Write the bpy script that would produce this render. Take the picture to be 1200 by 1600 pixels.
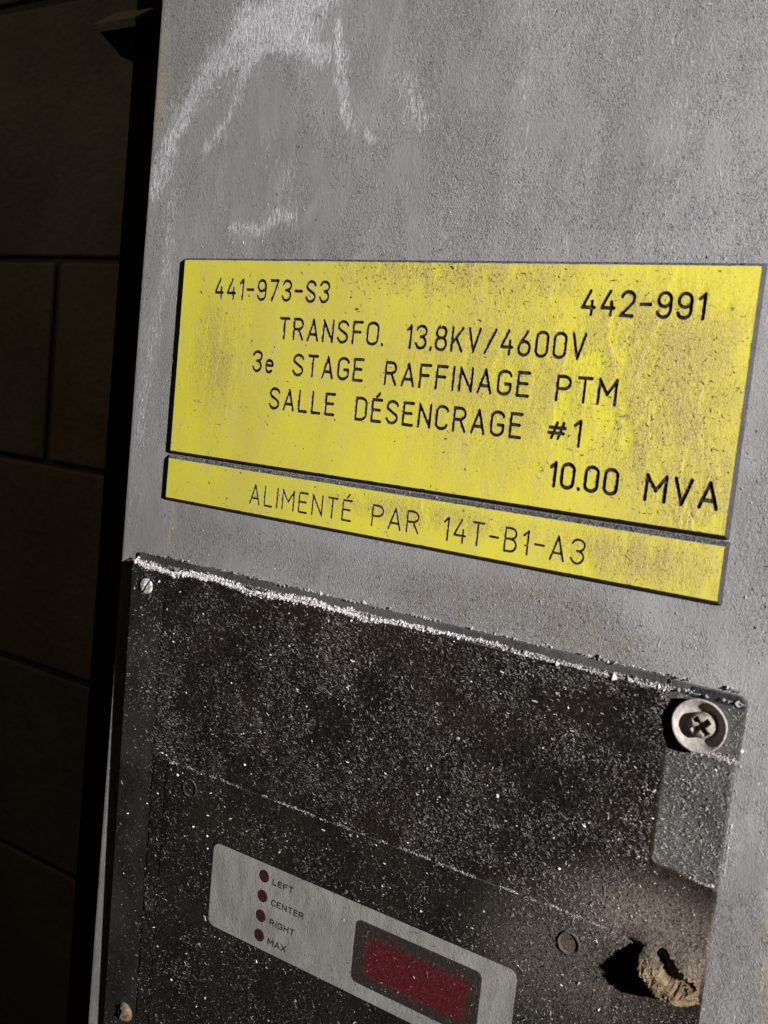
import bpy, bmesh, math, random
import numpy as np
from mathutils import Matrix, Vector

random.seed(7)
rng = np.random.default_rng(11)
scene = bpy.context.scene
C = scene.collection
for o in list(bpy.data.objects):
    bpy.data.objects.remove(o)

# ------------------------------------------------------------------ camera
# world: x to the right along the cabinet face, y into the cabinet, z up (metres)
cd = bpy.data.cameras.new('camera')
cam = bpy.data.objects.new('camera', cd)
C.objects.link(cam)
M = Matrix(((0.8322185512, -0.1438381027, 0.5354651092),
            (0.5452859860, 0.0374907262, -0.8374112722),
            (0.1003766727, 0.9888908158, 0.1096333795))).to_4x4()
M.translation = Vector((0.144168923, -0.232271037, -0.000224081))
cam.matrix_world = M
cd.sensor_fit = 'VERTICAL'
cd.sensor_height = 24.0
cd.sensor_width = 18.0
cd.lens = 1550.0 / 1600.0 * 24.0
cd.clip_start = 0.005
cd.clip_end = 50.0
cd.dof.use_dof = True
cd.dof.focus_distance = 0.31
cd.dof.aperture_fstop = 20.0
scene.camera = cam

# ------------------------------------------------------------------ world and lamps
w = bpy.data.worlds.new('World')
scene.world = w
w.use_nodes = True
w.node_tree.nodes['Background'].inputs[0].default_value = (1.0, 0.9, 0.8, 1)
w.node_tree.nodes['Background'].inputs[1].default_value = 0.006

def aim(o, target):
    o.rotation_euler = (Vector(target) - o.location).to_track_quat('-Z', 'Y').to_euler()

ld = bpy.data.lights.new('hand_torch', 'SPOT')          # the torch held out to the right
ld.energy = 95.0
ld.color = (1.0, 0.972, 0.965)
ld.spot_size = math.radians(46)
ld.spot_blend = 1.0
ld.shadow_soft_size = 0.008
lamp = bpy.data.objects.new('hand_torch', ld)
C.objects.link(lamp)
lamp.location = (0.87, -0.385, 0.20)
aim(lamp, (0.03, 0.0, 0.01))

rd = bpy.data.lights.new('far_room_lamp', 'SPOT')       # weak warm lamp high in the room
rd.shadow_soft_size = 0.12
rd.spot_size = math.radians(88)
rd.spot_blend = 1.0
rd.energy = 3.6
rd.color = (1.0, 0.80, 0.52)
room = bpy.data.objects.new('far_room_lamp', rd)
C.objects.link(room)
room.location = (-1.0, -0.40, 0.95)
aim(room, (-0.52, 0.40, 0.36))

scene.view_settings.view_transform = 'Standard'
scene.view_settings.look = 'None'
scene.view_settings.exposure = 0.0
scene.view_settings.gamma = 1.0
scene.view_settings.use_curve_mapping = False

# ------------------------------------------------------------------ helpers
MM = 0.001

class MB:
    """collects geometry in millimetres and links it as one mesh object"""
    def __init__(self):
        self.v, self.f, self.m = [], [], []

    def add(self, vs, fs, mi=0):
        n = len(self.v)
        self.v += [tuple(p) for p in vs]
        self.f += [tuple(i + n for i in f) for f in fs]
        self.m += [mi] * len(fs)

    def box(self, x0, x1, y0, y1, z0, z1, mi=0):
        self.add([(x0, y0, z0), (x1, y0, z0), (x1, y1, z0), (x0, y1, z0),
                  (x0, y0, z1), (x1, y0, z1), (x1, y1, z1), (x0, y1, z1)],
                 [(0, 1, 5, 4), (1, 2, 6, 5), (2, 3, 7, 6), (3, 0, 4, 7), (4, 5, 6, 7), (3, 2, 1, 0)], mi)

    def prism(self, outline, h0, h1, bev=0.0, wrap=None, mi=0):
        """outline: counter-clockwise (x, z); h grows towards the viewer; bev chamfers the front rim"""
        wrap = wrap or (lambda x, h, z: (x, -h, z))
        n = len(outline)
        ins = inset(outline, bev) if bev else outline
        ring = [wrap(x, h0, z) for x, z in outline]
        ring += [wrap(x, h1 - bev, z) for x, z in outline]
        fs = [(i, (i + 1) % n, n + (i + 1) % n, n + i) for i in range(n)]
        top = n
        if bev:
            ring += [wrap(x, h1 - bev * 0.3, z) for x, z in inset(outline, bev * 0.3)]
            fs += [(n + i, n + (i + 1) % n, 2 * n + (i + 1) % n, 2 * n + i) for i in range(n)]
            ring += [wrap(x, h1, z) for x, z in ins]
            fs += [(2 * n + i, 2 * n + (i + 1) % n, 3 * n + (i + 1) % n, 3 * n + i) for i in range(n)]
            top = 3 * n
        fs.append(tuple(top + i for i in range(n)))
        fs.append(tuple(reversed(range(n))))
        self.add(ring, fs, mi)

    def lathe(self, prof, c, seg=40, wrap=None, mi=0, jit=0.0):
        """prof: (radius, height towards the viewer); c: (x, z)"""
        wrap = wrap or (lambda x, h, z: (x, -h, z))
        vs, fs = [], []
        k = len(prof)
        for s in range(seg):
            a = 2 * math.pi * s / seg
            for r, h in prof:
                rr = r * (1 + jit * math.sin(3 * a + r) + jit * 0.6 * math.sin(7 * a + 2 * r))
                vs.append(wrap(c[0] + rr * math.cos(a), h, c[1] + rr * math.sin(a)))
        for s in range(seg):
            t = (s + 1) % seg
            for j in range(k - 1):
                fs.append((s * k + j, t * k + j, t * k + j + 1, s * k + j + 1))
        self.add(vs, fs, mi)

    def build(self, name, mats, parent=None, smooth=False, dice=0.0, wrap=None):
        me = bpy.data.meshes.new(name)
        if dice:
            # cut into a grid so that a gently warped face stays smooth, then warp
            me.from_pydata(self.v, [], self.f)
            bm = bmesh.new()
            bm.from_mesh(me)
            for ax in (0, 2):
                lo, hi = min(p[ax] for p in self.v), max(p[ax] for p in self.v)
                q = lo + dice
                while q < hi - 0.01:
                    co, no = [0, 0, 0], [0, 0, 0]
                    co[ax], no[ax] = q, 1
                    bmesh.ops.bisect_plane(bm, geom=bm.verts[:] + bm.edges[:] + bm.faces[:], plane_co=co, plane_no=no)
                    q += dice
            for v in bm.verts:
                p = wrap(v.co.x, -v.co.y, v.co.z)
                v.co = (p[0] * MM, p[1] * MM, p[2] * MM)
            bmesh.ops.triangulate(bm, faces=bm.faces[:])
            bm.to_mesh(me)
            bm.free()
        else:
            me.from_pydata([(x * MM, y * MM, z * MM) for x, y, z in self.v], [], self.f)
        if not isinstance(mats, (list, tuple)):
            mats = [mats]
        for m in mats:
            me.materials.append(m)
        if len(mats) > 1:
            me.polygons.foreach_set('material_index', self.m)
        if smooth:
            me.polygons.foreach_set('use_smooth', [True] * len(me.polygons))
        me.update()
        o = bpy.data.objects.new(name, me)
        C.objects.link(o)
        if parent is not None:
            o.parent = parent
            o.matrix_parent_inverse = parent.matrix_world.inverted()
        return o


def inset(out, d):
    n = len(out)
    r = []
    for i in range(n):
        p0, p1, p2 = (np.array(out[i - 1]), np.array(out[i]), np.array(out[(i + 1) % n]))
        a = p1 - p0
        b = p2 - p1
        a = a / (np.linalg.norm(a) + 1e-9)
        b = b / (np.linalg.norm(b) + 1e-9)
        na, nb = np.array((-a[1], a[0])), np.array((-b[1], b[0]))
        m = na + nb
        m = m / max(1e-6, float(m @ m) / 2)
        r.append(tuple(p1 + m * d))
    return r


def rrect(x0, x1, z0, z1, r, seg=6):
    """rounded rectangle, counter-clockwise; r may be 4 radii (bl, br, tr, tl)"""
    rs = r if isinstance(r, (tuple, list)) else (r,) * 4
    out = []
    for (cx, cz, sx, sz, a0), rad in zip(((x0, z0, 1, 1, 180), (x1, z0, -1, 1, 270), (x1, z1, -1, -1, 0), (x0, z1, 1, -1, 90)), rs):
        if rad <= 0:
            out.append((cx, cz))
            continue
        for k in range(seg + 1):
            a = math.radians(a0 + 90 * k / seg)
            out.append((cx + sx * rad + rad * math.cos(a), cz + sz * rad + rad * math.sin(a)))
    return out


def empty(name, loc=(0, 0, 0)):
    o = bpy.data.objects.new(name, None)
    C.objects.link(o)
    o.location = [c * MM for c in loc]
    o.empty_display_size = 0.01
    bpy.context.view_layer.update()
    return o


def tag(o, label=None, cat=None, group=None, kind=None):
    if label: o['label'] = label
    if cat: o['category'] = cat
    if group: o['group'] = group
    if kind: o['kind'] = kind
    return o


# ------------------------------------------------------------------ material kit
class NT:
    def __init__(self, name, rough=0.7, spec=0.25, metal=0.0):
        self.mat = bpy.data.materials.new(name)
        self.mat.use_nodes = True
        self.t = self.mat.node_tree
        self.b = self.t.nodes['Principled BSDF']
        self.b.inputs['Roughness'].default_value = rough
        self.b.inputs['Specular IOR Level'].default_value = spec
        self.b.inputs['Metallic'].default_value = metal
        tc = self.t.nodes.new('ShaderNodeTexCoord')
        g = self.t.nodes.new('ShaderNodeNewGeometry')
        self.geo = g
        self.pos = g.outputs['Position']

    def n(self, kind, **kw):
        nd = self.t.nodes.new(kind)
        for k, v in kw.items():
            setattr(nd, k, v)
        return nd

    def link(self, a, b):
        if isinstance(a, (int, float)):
            b.default_value = a
        elif isinstance(a, (tuple, list)):
            b.default_value = tuple(a) if len(a) == 4 or b.type == 'VECTOR' else tuple(a) + (1,)
        else:
            self.t.links.new(a, b)

    def coord(self, sx, sy, sz, off=(0, 0, 0)):
        """position in millimetres times per-axis scale"""
        m = self.n('ShaderNodeMapping')
        m.inputs['Scale'].default_value = (1000 * sx, 1000 * sy, 1000 * sz)
        m.inputs['Location'].default_value = off
        self.link(self.pos, m.inputs['Vector'])
        return m.outputs[0]

    def noise(self, sx, sz, detail=4, rough=0.55, dist=0.0, off=(0, 0, 0), sy=None):
        nd = self.n('ShaderNodeTexNoise')
        nd.inputs['Scale'].default_value = 1.0
        nd.inputs['Detail'].default_value = detail
        nd.inputs['Roughness'].default_value = rough
        nd.inputs['Distortion'].default_value = dist
        self.link(self.coord(sx, sx if sy is None else sy, sz, off), nd.inputs['Vector'])
        return nd.outputs[0]

    def ramp(self, v, a, b, lo=0.0, hi=1.0, smooth=True):
        m = self.n('ShaderNodeMapRange')
        m.interpolation_type = 'SMOOTHSTEP' if smooth else 'LINEAR'
        self.link(v, m.inputs['Value'])
        m.inputs['From Min'].default_value = a
        m.inputs['From Max'].default_value = b
        m.inputs['To Min'].default_value = lo
        m.inputs['To Max'].default_value = hi
        return m.outputs[0]

    def math(self, op, a, b=0.0, clamp=False):
        m = self.n('ShaderNodeMath', operation=op, use_clamp=clamp)
        self.link(a, m.inputs[0])
        self.link(b, m.inputs[1])
        return m.outputs[0]

    def mul(self, a, b): return self.math('MULTIPLY', a, b)
    def add(self, a, b, clamp=False): return self.math('ADD', a, b, clamp)
    def mx(self, a, b): return self.math('MAXIMUM', a, b)

    def mix(self, f, a, b, mode='MIX'):
        m = self.n('ShaderNodeMix', data_type='RGBA', blend_type=mode)
        self.link(f, m.inputs[0])
        self.link(a, m.inputs[6])
        self.link(b, m.inputs[7])
        return m.outputs[2]

    def attr(self, name):
        a = self.n('ShaderNodeAttribute', attribute_name=name)
        return a.outputs['Fac']

    def blob(self, cx, cz, rx, rz):
        """soft spot in the cabinet plane, 1 at its centre, 0 outside"""
        m = self.n('ShaderNodeMapping', vector_type='POINT')
        m.inputs['Scale'].default_value = (1000 / rx, 0, 1000 / rz)
        m.inputs['Location'].default_value = (-cx / rx, 0, -cz / rz)
        self.link(self.pos, m.inputs['Vector'])
        l = self.n('ShaderNodeVectorMath', operation='LENGTH')
        self.link(m.outputs[0], l.inputs[0])
        return self.ramp(l.outputs['Value'], 1.0, 0.0)

    def up(self, a=0.2, b=0.9):
        s = self.n('ShaderNodeSeparateXYZ')
        self.link(self.geo.outputs['Normal'], s.inputs[0])
        return self.ramp(s.outputs['Z'], a, b)

    def bump(self, h, dist, strength=1.0):
        b = self.n('ShaderNodeBump')
        b.inputs['Strength'].default_value = strength
        b.inputs['Distance'].default_value = dist * MM
        self.link(h, b.inputs['Height'])
        self.link(b.outputs[0], self.b.inputs['Normal'])

    def color(self, c):
        self.link(c, self.b.inputs['Base Color'])
        return self.mat


def mat_panel():
    k = NT('grey_paint', 0.62, 0.28)
    big = k.noise(0.022, 0.012, 4, 0.55)
    mid = k.noise(0.16, 0.06, 5, 0.6, 0.6, (3, 1, 7))
    fine = k.noise(1.35, 0.85, 5, 0.62, 1.3, (5, 2, 1))
    fine2 = k.noise(1.25, 0.85, 4, 0.55, 2.6, (1, 9, 4))
    streak = k.noise(1.3, 0.30, 5, 0.65, 0.8, (6, 6, 1))
    patch = k.ramp(k.noise(0.055, 0.034, 5, 0.62, 0.8, (9, 4, 2)), 0.41, 0.59)
    dust, grime, clean = k.attr('dust'), k.attr('grime'), k.attr('clean')
    patch = k.math('MULTIPLY', k.add(patch, k.mul(grime, 0.7), True), k.math('SUBTRACT', 1.0, clean))
    c = k.mix(k.ramp(big, 0.34, 0.66), (0.240, 0.232, 0.230), (0.312, 0.310, 0.320))
    c = k.mix(k.ramp(mid, 0.42, 0.72, 0.0, 0.65), c, (0.37, 0.36, 0.362))
    c = k.mix(k.mul(grime, k.ramp(mid, 0.25, 0.6, 0.25, 0.75)), c, (0.21, 0.190, 0.155))
    # grey fluff: pale clots, and pits with their shade painted dark
    c = k.mix(k.mul(patch, k.ramp(fine, 0.50, 0.68, 0, 0.45)), c, (0.46, 0.45, 0.45))
    gaps = k.mul(k.add(patch, 0.10, True), k.ramp(fine2, 0.405, 0.35, 0, 0.95))
    c = k.mix(gaps, c, (0.055, 0.05, 0.045))
    d2 = k.ramp(k.add(dust, k.mul(k.math('SUBTRACT', streak, 0.5), 2.8)), 0.28, 1.05)
    d2 = k.mul(d2, k.ramp(dust, 0.03, 0.25))
    c = k.mix(k.mul(d2, k.ramp(fine, 0.34, 0.58, 0.20, 0.9)), c, (0.66, 0.645, 0.68))
    c = k.mix(k.attr('stain'), c, (0.34, 0.305, 0.20))
    cf, cf2, cs = (k.math('SUBTRACT', q, 0.5) for q in (fine, fine2, streak))
    h = k.mul(cf, k.add(k.mul(patch, 0.75), 0.16))
    h = k.add(h, k.mul(d2, k.mul(cs, 1.1)))
    h = k.add(h, k.mul(k.mul(cf2, 0.9), k.add(patch, 0.08)))
    h = k.add(h, k.mul(mid, 0.05))
    k.bump(h, 0.75)
    return k.color(c)


def mat_yellow():
    k = NT('yellow_laminate', 0.5, 0.3)
    big = k.noise(0.03, 0.014, 4, 0.6)
    mid = k.noise(0.22, 0.09, 5, 0.62, 0.5, (4, 4, 4))
    fine = k.noise(1.7, 1.15, 5, 0.62, 1.5, (2, 6, 3))
    fl = k.noise(1.9, 1.2, 2, 0.5, 2.4, (8, 1, 5))
    g = k.blob(5, 37, 42, 12)
    for b in ((72, 2, 30, 38), (66, 20, 40, 26), (82, -14, 20, 26), (-70, 8, 18, 26), (30, 34, 44, 16), (70, -31, 36, 12), (10, -29, 60, 6), (35, 10, 60, 40)):
        g = k.mx(g, k.mul(k.blob(*b), 1.0 if b[0] > 60 else 0.62))
    dirt = k.mul(g, k.ramp(mid, 0.28, 0.62))
    wash = k.noise(0.35, 0.11, 5, 0.65, 0.7, (12, 3, 9))
    c = k.mix(k.ramp(big, 0.3, 0.7), (0.62, 0.545, 0.095), (0.74, 0.675, 0.055))
    c = k.mix(k.ramp(wash, 0.48, 0.74, 0, 0.5), c, (0.60, 0.51, 0.235))
    c = k.mix(k.mul(dirt, 0.62), c, (0.44, 0.335, 0.16))
    c = k.mix(k.mul(k.add(dirt, 0.05, True), k.ramp(fine, 0.49, 0.32, 0, 0.9)), c, (0.20, 0.135, 0.065))
    c = k.mix(k.mul(k.add(k.mul(g, 0.9), 0.22, True), k.ramp(fl, 0.41, 0.33, 0, 0.95)), c, (0.10, 0.068, 0.045))
    h = k.add(k.mul(fine, k.add(k.mul(dirt, 0.7), 0.12)), k.mul(mid, 0.06))
    k.bump(h, 0.36)
    return k.color(c)


def mat_core(name='black_core', dusty=0.6):
    k = NT(name, 0.55, 0.3)
    mid = k.noise(0.5, 0.5, 4, 0.6)
    fine = k.noise(1.6, 1.6, 4, 0.6, 1.0)
    c = k.mix(k.ramp(mid, 0.3, 0.7, 0, 0.25), (0.013, 0.011, 0.012), (0.08, 0.07, 0.072))
    c = k.mix(k.mul(k.up(), k.ramp(fine, 0.40, 0.62, 0, dusty)), c, (0.30, 0.27, 0.27))
    k.bump(fine, 0.15)
    return k.color(c)


def mat_groove():
    k = NT('groove_wall', 0.6, 0.2)
    fine = k.noise(1.2, 1.2, 4, 0.6, 0.8)
    k.bump(fine, 0.15)
    return k.color(k.mix(k.ramp(fine, 0.38, 0.66), (0.05, 0.037, 0.043), (0.36, 0.30, 0.31)))


def mat_black(name, c0, c1, fleck=(0.26, 0.235, 0.21), amt=1.0, bump=0.55, rough=0.7):
    k = NT(name, rough, 0.05)
    big = k.noise(0.03, 0.03, 4, 0.6, 0.4, (2, 2, 8))
    mid = k.noise(0.25, 0.2, 5, 0.62, 0.6)
    fine = k.noise(1.9, 1.3, 5, 0.66, 1.6, (7, 1, 2))
    c = k.mix(k.ramp(big, 0.35, 0.65), c0, c1)
    c = k.mix(k.mul(k.ramp(fine, 0.52, 0.70, 0, 0.55 * amt), k.ramp(mid, 0.28, 0.6, 0.3, 1)), c, fleck)
    # brown dust that has settled round the rusted fixing
    b = k.mx(k.blob(84, -118, 34, 17), k.mul(k.blob(66, -136, 36, 26), 0.5))
    c = k.mix(k.mul(b, k.ramp(fine, 0.34, 0.60, 0.10, 0.95)), c, (0.29, 0.24, 0.20))
    c = k.mix(k.mul(k.up(0.3, 0.8), k.ramp(mid, 0.35, 0.6, 0.15, 0.85)), c, (0.17, 0.155, 0.145))
    k.bump(k.add(fine, k.mul(mid, 0.5)), bump)
    return k.color(c)


def mat_tone(name, lo, hi, rough=0.8):
    k = NT(name, rough, 0.15)
    return k.color(k.mix(k.attr('tone'), lo, hi))


def mat_label():
    k = NT('grey_label', 0.5, 0.3)
    mid = k.noise(0.2, 0.08, 5, 0.6, 0.5, (1, 5, 3))
    fine = k.noise(1.1, 0.7, 5, 0.62, 1.2)
    c = k.mix(k.ramp(mid, 0.3, 0.7), (0.225, 0.212, 0.192), (0.31, 0.298, 0.278))
    c = k.mix(k.ramp(fine, 0.42, 0.30, 0, 0.75), c, (0.10, 0.09, 0.075))
    k.bump(fine, 0.22)
    return k.color(c)


def mat_simple(name, a, b, sx=0.6, sz=0.6, rough=0.5, spec=0.3, metal=0.0, bump=0.15, lo=0.35, hi=0.68):
    k = NT(name, rough, spec, metal)
    fine = k.noise(sx, sz, 5, 0.62, 0.8)
    k.bump(fine, bump)
    return k.color(k.mix(k.ramp(fine, lo, hi), a, b))


def mat_red():
    k = NT('red_filter', 0.42, 0.3)
    fine = k.noise(1.6, 1.1, 5, 0.65, 1.4)
    # the translucent field of the filter is red, its printed surround dark
    s = k.n('ShaderNodeSeparateXYZ')
    k.link(k.pos, s.inputs[0])
    ax = k.math('ABSOLUTE', k.math('SUBTRACT', s.outputs['X'], 0.0227))
    az = k.math('ABSOLUTE', k.math('SUBTRACT', s.outputs['Z'], -0.1567))
    inside = k.mul(k.ramp(ax, 0.0188, 0.0140), k.ramp(az, 0.0078, 0.0042))
    c = k.mix(inside, (0.030, 0.024, 0.021), (0.085, 0.009, 0.012))
    c = k.mix(k.ramp(fine, 0.54, 0.74, 0, 0.55), c, k.mix(inside, (0.16, 0.13, 0.11), (0.24, 0.075, 0.08)))
    k.bump(fine, 0.30)
    return k.color(c)


def mat_rust():
    k = NT('rust', 0.85, 0.1)
    mid = k.noise(0.28, 0.28, 5, 0.6, 0.6)
    fine = k.noise(1.7, 1.0, 5, 0.65, 1.4)
    r = k.attr('rust')
    c = k.mix(k.ramp(fine, 0.36, 0.66), (0.03, 0.024, 0.02), (0.22, 0.185, 0.155))
    rc = k.mix(k.ramp(mid, 0.35, 0.68), (0.13, 0.085, 0.05), (0.34, 0.265, 0.165))
    rc = k.mix(k.ramp(fine, 0.46, 0.32, 0, 0.9), rc, (0.05, 0.03, 0.02))
    c = k.mix(r, c, rc)
    k.bump(k.add(fine, mid), 0.6)
    return k.color(c)


def mat_block(name, a, b):
    k = NT(name, 0.9, 0.1)
    big = k.noise(0.008, 0.008, 4, 0.6)
    fine = k.noise(0.12, 0.12, 6, 0.7)
    k.bump(fine, 3.0)
    return k.color(k.mix(k.ramp(k.add(k.mul(big, 0.7), k.mul(fine, 0.3)), 0.35, 0.65), a, b))


P = mat_panel()
Y = mat_yellow()
CORE = mat_core()
GROOVE = mat_groove()
INK = mat_simple('groove_floor', (0.010, 0.008, 0.010), (0.05, 0.042, 0.045), bump=0.08)
COVER = mat_black('dusty_black_cover', (0.006, 0.005, 0.004), (0.016, 0.011, 0.008), (0.20, 0.172, 0.145))
STRIP = mat_black('black_flange', (0.012, 0.0115, 0.0115), (0.034, 0.032, 0.032), (0.12, 0.113, 0.11), 1.0, 0.45)
OVER = mat_black('black_overlay', (0.007, 0.007, 0.0055), (0.017, 0.015, 0.011), (0.15, 0.138, 0.117), 0.8, 0.42)
TAB = mat_black('dusty_tab', (0.05, 0.047, 0.044), (0.13, 0.123, 0.115), (0.42, 0.40, 0.37), 1.2, 0.8)
GASKET = mat_black('grey_rubber', (0.045, 0.043, 0.043), (0.10, 0.096, 0.094), (0.26, 0.245, 0.235), 1.0, 0.5)
BLACK = mat_simple('clean_black', (0.012, 0.011, 0.014), (0.040, 0.037, 0.046), 0.8, 0.8, bump=0.2)
FIBRE = mat_tone('pale_fibre', (0.055, 0.047, 0.04), (0.72, 0.69, 0.66))
LINT = mat_tone('grey_lint', (0.06, 0.055, 0.05), (0.60, 0.585, 0.59))
CRUMB = mat_tone('brown_crumb', (0.05, 0.032, 0.022), (0.34, 0.27, 0.15))
CRUST = mat_tone('dust_crust', (0.16, 0.14, 0.125), (0.80, 0.77, 0.78))
LABEL = mat_label()
RED = mat_red()
LED = mat_simple('indicator_lens', (0.020, 0.006, 0.007), (0.06, 0.030, 0.028), 1.5, 1.5, 0.35, 0.4)
PRINT = mat_simple('black_print', (0.014, 0.013, 0.012), (0.08, 0.075, 0.07), 1.2, 1.2, 0.6, 0.2, lo=0.45, hi=0.75)
WASHER = mat_simple('dull_washer', (0.25, 0.228, 0.20), (0.40, 0.37, 0.335), 0.7, 0.7, 0.55, 0.3, bump=0.22)
SCREW = mat_simple('dull_screw', (0.12, 0.10, 0.075), (0.33, 0.30, 0.25), 0.8, 0.8, 0.55, 0.35, bump=0.3)
PLASTER = mat_simple('white_crusted_screw', (0.20, 0.185, 0.15), (0.72, 0.69, 0.64), 0.9, 0.9, 0.8, 0.2, bump=0.4)
RUST = mat_rust()
STEEL = mat_simple('black_steel', (0.006, 0.005, 0.006), (0.012, 0.010, 0.010), 0.1, 0.1, 0.7, 0.1, bump=0.4)
LEDGE = mat_simple('dusty_steel', (0.50, 0.47, 0.34), (0.66, 0.62, 0.47), 0.3, 0.3, 0.9, 0.1, bump=0.5)
BLOCK = [mat_block('block_olive', (0.20, 0.185, 0.13), (0.28, 0.255, 0.19)),
         mat_block('block_brown', (0.22, 0.175, 0.12), (0.30, 0.24, 0.17)),
         mat_block('block_grey', (0.19, 0.18, 0.15), (0.27, 0.25, 0.21))]
MORTAR = mat_block('mortar', (0.10, 0.088, 0.066), (0.15, 0.13, 0.10))

# ------------------------------------------------------------------ loose dust as geometry
def smooth_noise(x, z, cell, seed):
    r = np.random.default_rng(seed)
    t = r.random((256, 256))
    u, v = np.asarray(x) / cell, np.asarray(z) / cell
    i, j = np.floor(u).astype(int), np.floor(v).astype(int)
    fu, fv = u - i, v - j
    fu, fv = fu * fu * (3 - 2 * fu), fv * fv * (3 - 2 * fv)
    g = lambda a, b: t[a % 256, b % 256]
    return (g(i, j) * (1 - fu) + g(i + 1, j) * fu) * (1 - fv) + (g(i, j + 1) * (1 - fu) + g(i + 1, j + 1) * fu) * fv


def fibres(name, mat, parent, xs, zs, base, length, width, lift, tone, lean=0.5, wander=1.0):
    """short curled fibres lying on a surface; base(x, z) is its height in mm"""
    n = len(xs)
    ang = math.pi / 2 + lean * 0.5 + 0.9 * (smooth_noise(xs + 300, zs + 500, 16, 201) - 0.5) + rng.normal(0, wander, n)
    L = length * np.exp(rng.normal(0, 0.38, n))
    W = width * np.exp(rng.normal(0, 0.32, n))
    cur = rng.normal(0, 0.9, n)
    li = lift * np.exp(rng.normal(0, 0.5, n))
    twist = rng.normal(0, 0.5, n)
    vs = np.zeros((n, 6, 3))
    for s, tpar in enumerate((-0.5, 0.0, 0.5)):
        a = ang + cur * tpar
        cx = xs + np.cos(a) * L * tpar
        cz = zs + np.sin(a) * L * tpar
        hh = base(cx, cz) + li * (0.15 + (tpar + 0.5) ** 1.5)
        wd = W * (1.0, 0.9, 0.45)[s] * 0.5
        px, pz = -np.sin(a), np.cos(a)
        for q, sg in enumerate((-1, 1)):
            vs[:, s * 2 + q, 0] = cx + sg * px * wd
            vs[:, s * 2 + q, 2] = cz + sg * pz * wd
            vs[:, s * 2 + q, 1] = -(hh + sg * twist * wd)
    idx = np.arange(n)[:, None] * 6
    f = np.concatenate([idx + np.array([[0, 2, 3, 1]]), idx + np.array([[2, 4, 5, 3]])])
    me = bpy.data.meshes.new(name)
    me.vertices.add(n * 6)
    me.vertices.foreach_set('co', (vs * MM).reshape(-1))
    me.loops.add(n * 8)
    me.loops.foreach_set('vertex_index', f.reshape(-1).astype(np.int32))
    me.polygons.add(n * 2)
    me.polygons.foreach_set('loop_start', np.arange(0, n * 8, 4, dtype=np.int32))
    me.update(calc_edges=True)
    at = me.attributes.new('tone', 'FLOAT', 'POINT')
    at.data.foreach_set('value', np.repeat(tone, 6).astype(np.float32))
    me.materials.append(mat)
    o = bpy.data.objects.new(name, me)
    C.objects.link(o)
    o.parent = parent
    o.matrix_parent_inverse = parent.matrix_world.inverted()
    o['kind'] = 'stuff'
    return o


def crumbs(name, mat, parent, pts, size, tone):
    """little angular grains; pts (n, 3) in mm"""
    n = len(pts)
    d = np.array([(1, 0, 0), (-1, 0, 0), (0, 1, 0), (0, -1, 0), (0, 0, 1), (0, 0, -1)], float)
    sz = (size * np.exp(rng.normal(0, 0.45, n)))[:, None, None]
    vs = pts[:, None, :] + d[None] * sz * rng.uniform(0.4, 1.2, (n, 6, 1)) + rng.normal(0, 0.18, (n, 6, 3)) * sz
    fs = np.array([(0, 2, 4), (2, 1, 4), (1, 3, 4), (3, 0, 4), (2, 0, 5), (1, 2, 5), (3, 1, 5), (0, 3, 5)])
    f = (np.arange(n)[:, None, None] * 6 + fs[None]).reshape(-1, 3)
    me = bpy.data.meshes.new(name)
    me.from_pydata((vs.reshape(-1, 3) * MM).tolist(), [], f.tolist())
    at = me.attributes.new('tone', 'FLOAT', 'POINT')
    at.data.foreach_set('value', np.repeat(tone, 6).astype(np.float32))
    me.materials.append(mat)
    o = bpy.data.objects.new(name, me)
    C.objects.link(o)
    o.parent = parent
    o.matrix_parent_inverse = parent.matrix_world.inverted()
    o['kind'] = 'stuff'
    return o


# ------------------------------------------------------------------ block wall behind, on the left
wall = empty('wall', (-700, 405, -700))
tag(wall, 'dim concrete block wall in the dark behind the cabinet', 'wall', kind='structure')
mb = MB()
mb.box(-1500, 260, 409, 560, -900, 760)
mb.build('mortar_bed', MORTAR, wall)
courses = [(-893, -698), (-693, -498), (-493, -302), (-295, -96), (-90, 101), (107, 343), (352, 545), (553, 748)]
for ci, (z0, z1) in enumerate(courses):
    x = -1490.0 + (225 if ci % 2 == 0 else 0)
    if ci == 4:
        x = -1490.0 + 47
    if ci in (3, 5):
        x = -1490.0 + 215
    while x < 200:
        mb = MB()
        j = random.uniform(-1.2, 1.2)
        mb.prism(rrect(x + 4, x + 386, z0, z1, 3, 2), -409 - 0.5, -405 + j, 2.5)
        mb.build('block', BLOCK[(ci * 2 + int(x / 390)) % 3], wall)
        x += 390.0

# ------------------------------------------------------------------ black steel upright with its lug
post = empty('steel_upright', (-150, 60, -320))
tag(post, 'black steel upright with a small lug beside the cabinet edge', 'post')
mb = MB()
mb.prism(rrect(-176, -112, -320, 260, 2, 2), -74, -50, 1.0)
mb.build('upright', STEEL, post)
mb = MB()
mb.add([(-190, 41, 134.2), (-166, 41, 134.2), (-166, 41, 136.0), (-190, 41, 136.0),
        (-190, 52, 142.6), (-166, 52, 142.6), (-166, 52, 144.4), (-190, 52, 144.4)],
       [(0, 1, 2, 3), (3, 2, 6, 7), (1, 5, 6, 2), (4, 0, 3, 7), (5, 4, 7, 6), (4, 5, 1, 0)])
mb.build('lug_plate', LEDGE, post)
mb = MB()
mb.prism([(-176.2, 123.6), (-170, 123.6), (-166.5, 134.3), (-189.3, 134.3)], -60, -44, 0.4)
mb.build('gusset', STEEL, post)

# ------------------------------------------------------------------ the cabinet face
PX0, PX1, PZ0, PZ1 = -107.5, 260.0, -420.0, 620.0
cab = empty('cabinet', (40, 0, -420))
tag(cab, 'grey painted steel cabinet face, streaked with pale dust', 'cabinet')

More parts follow.
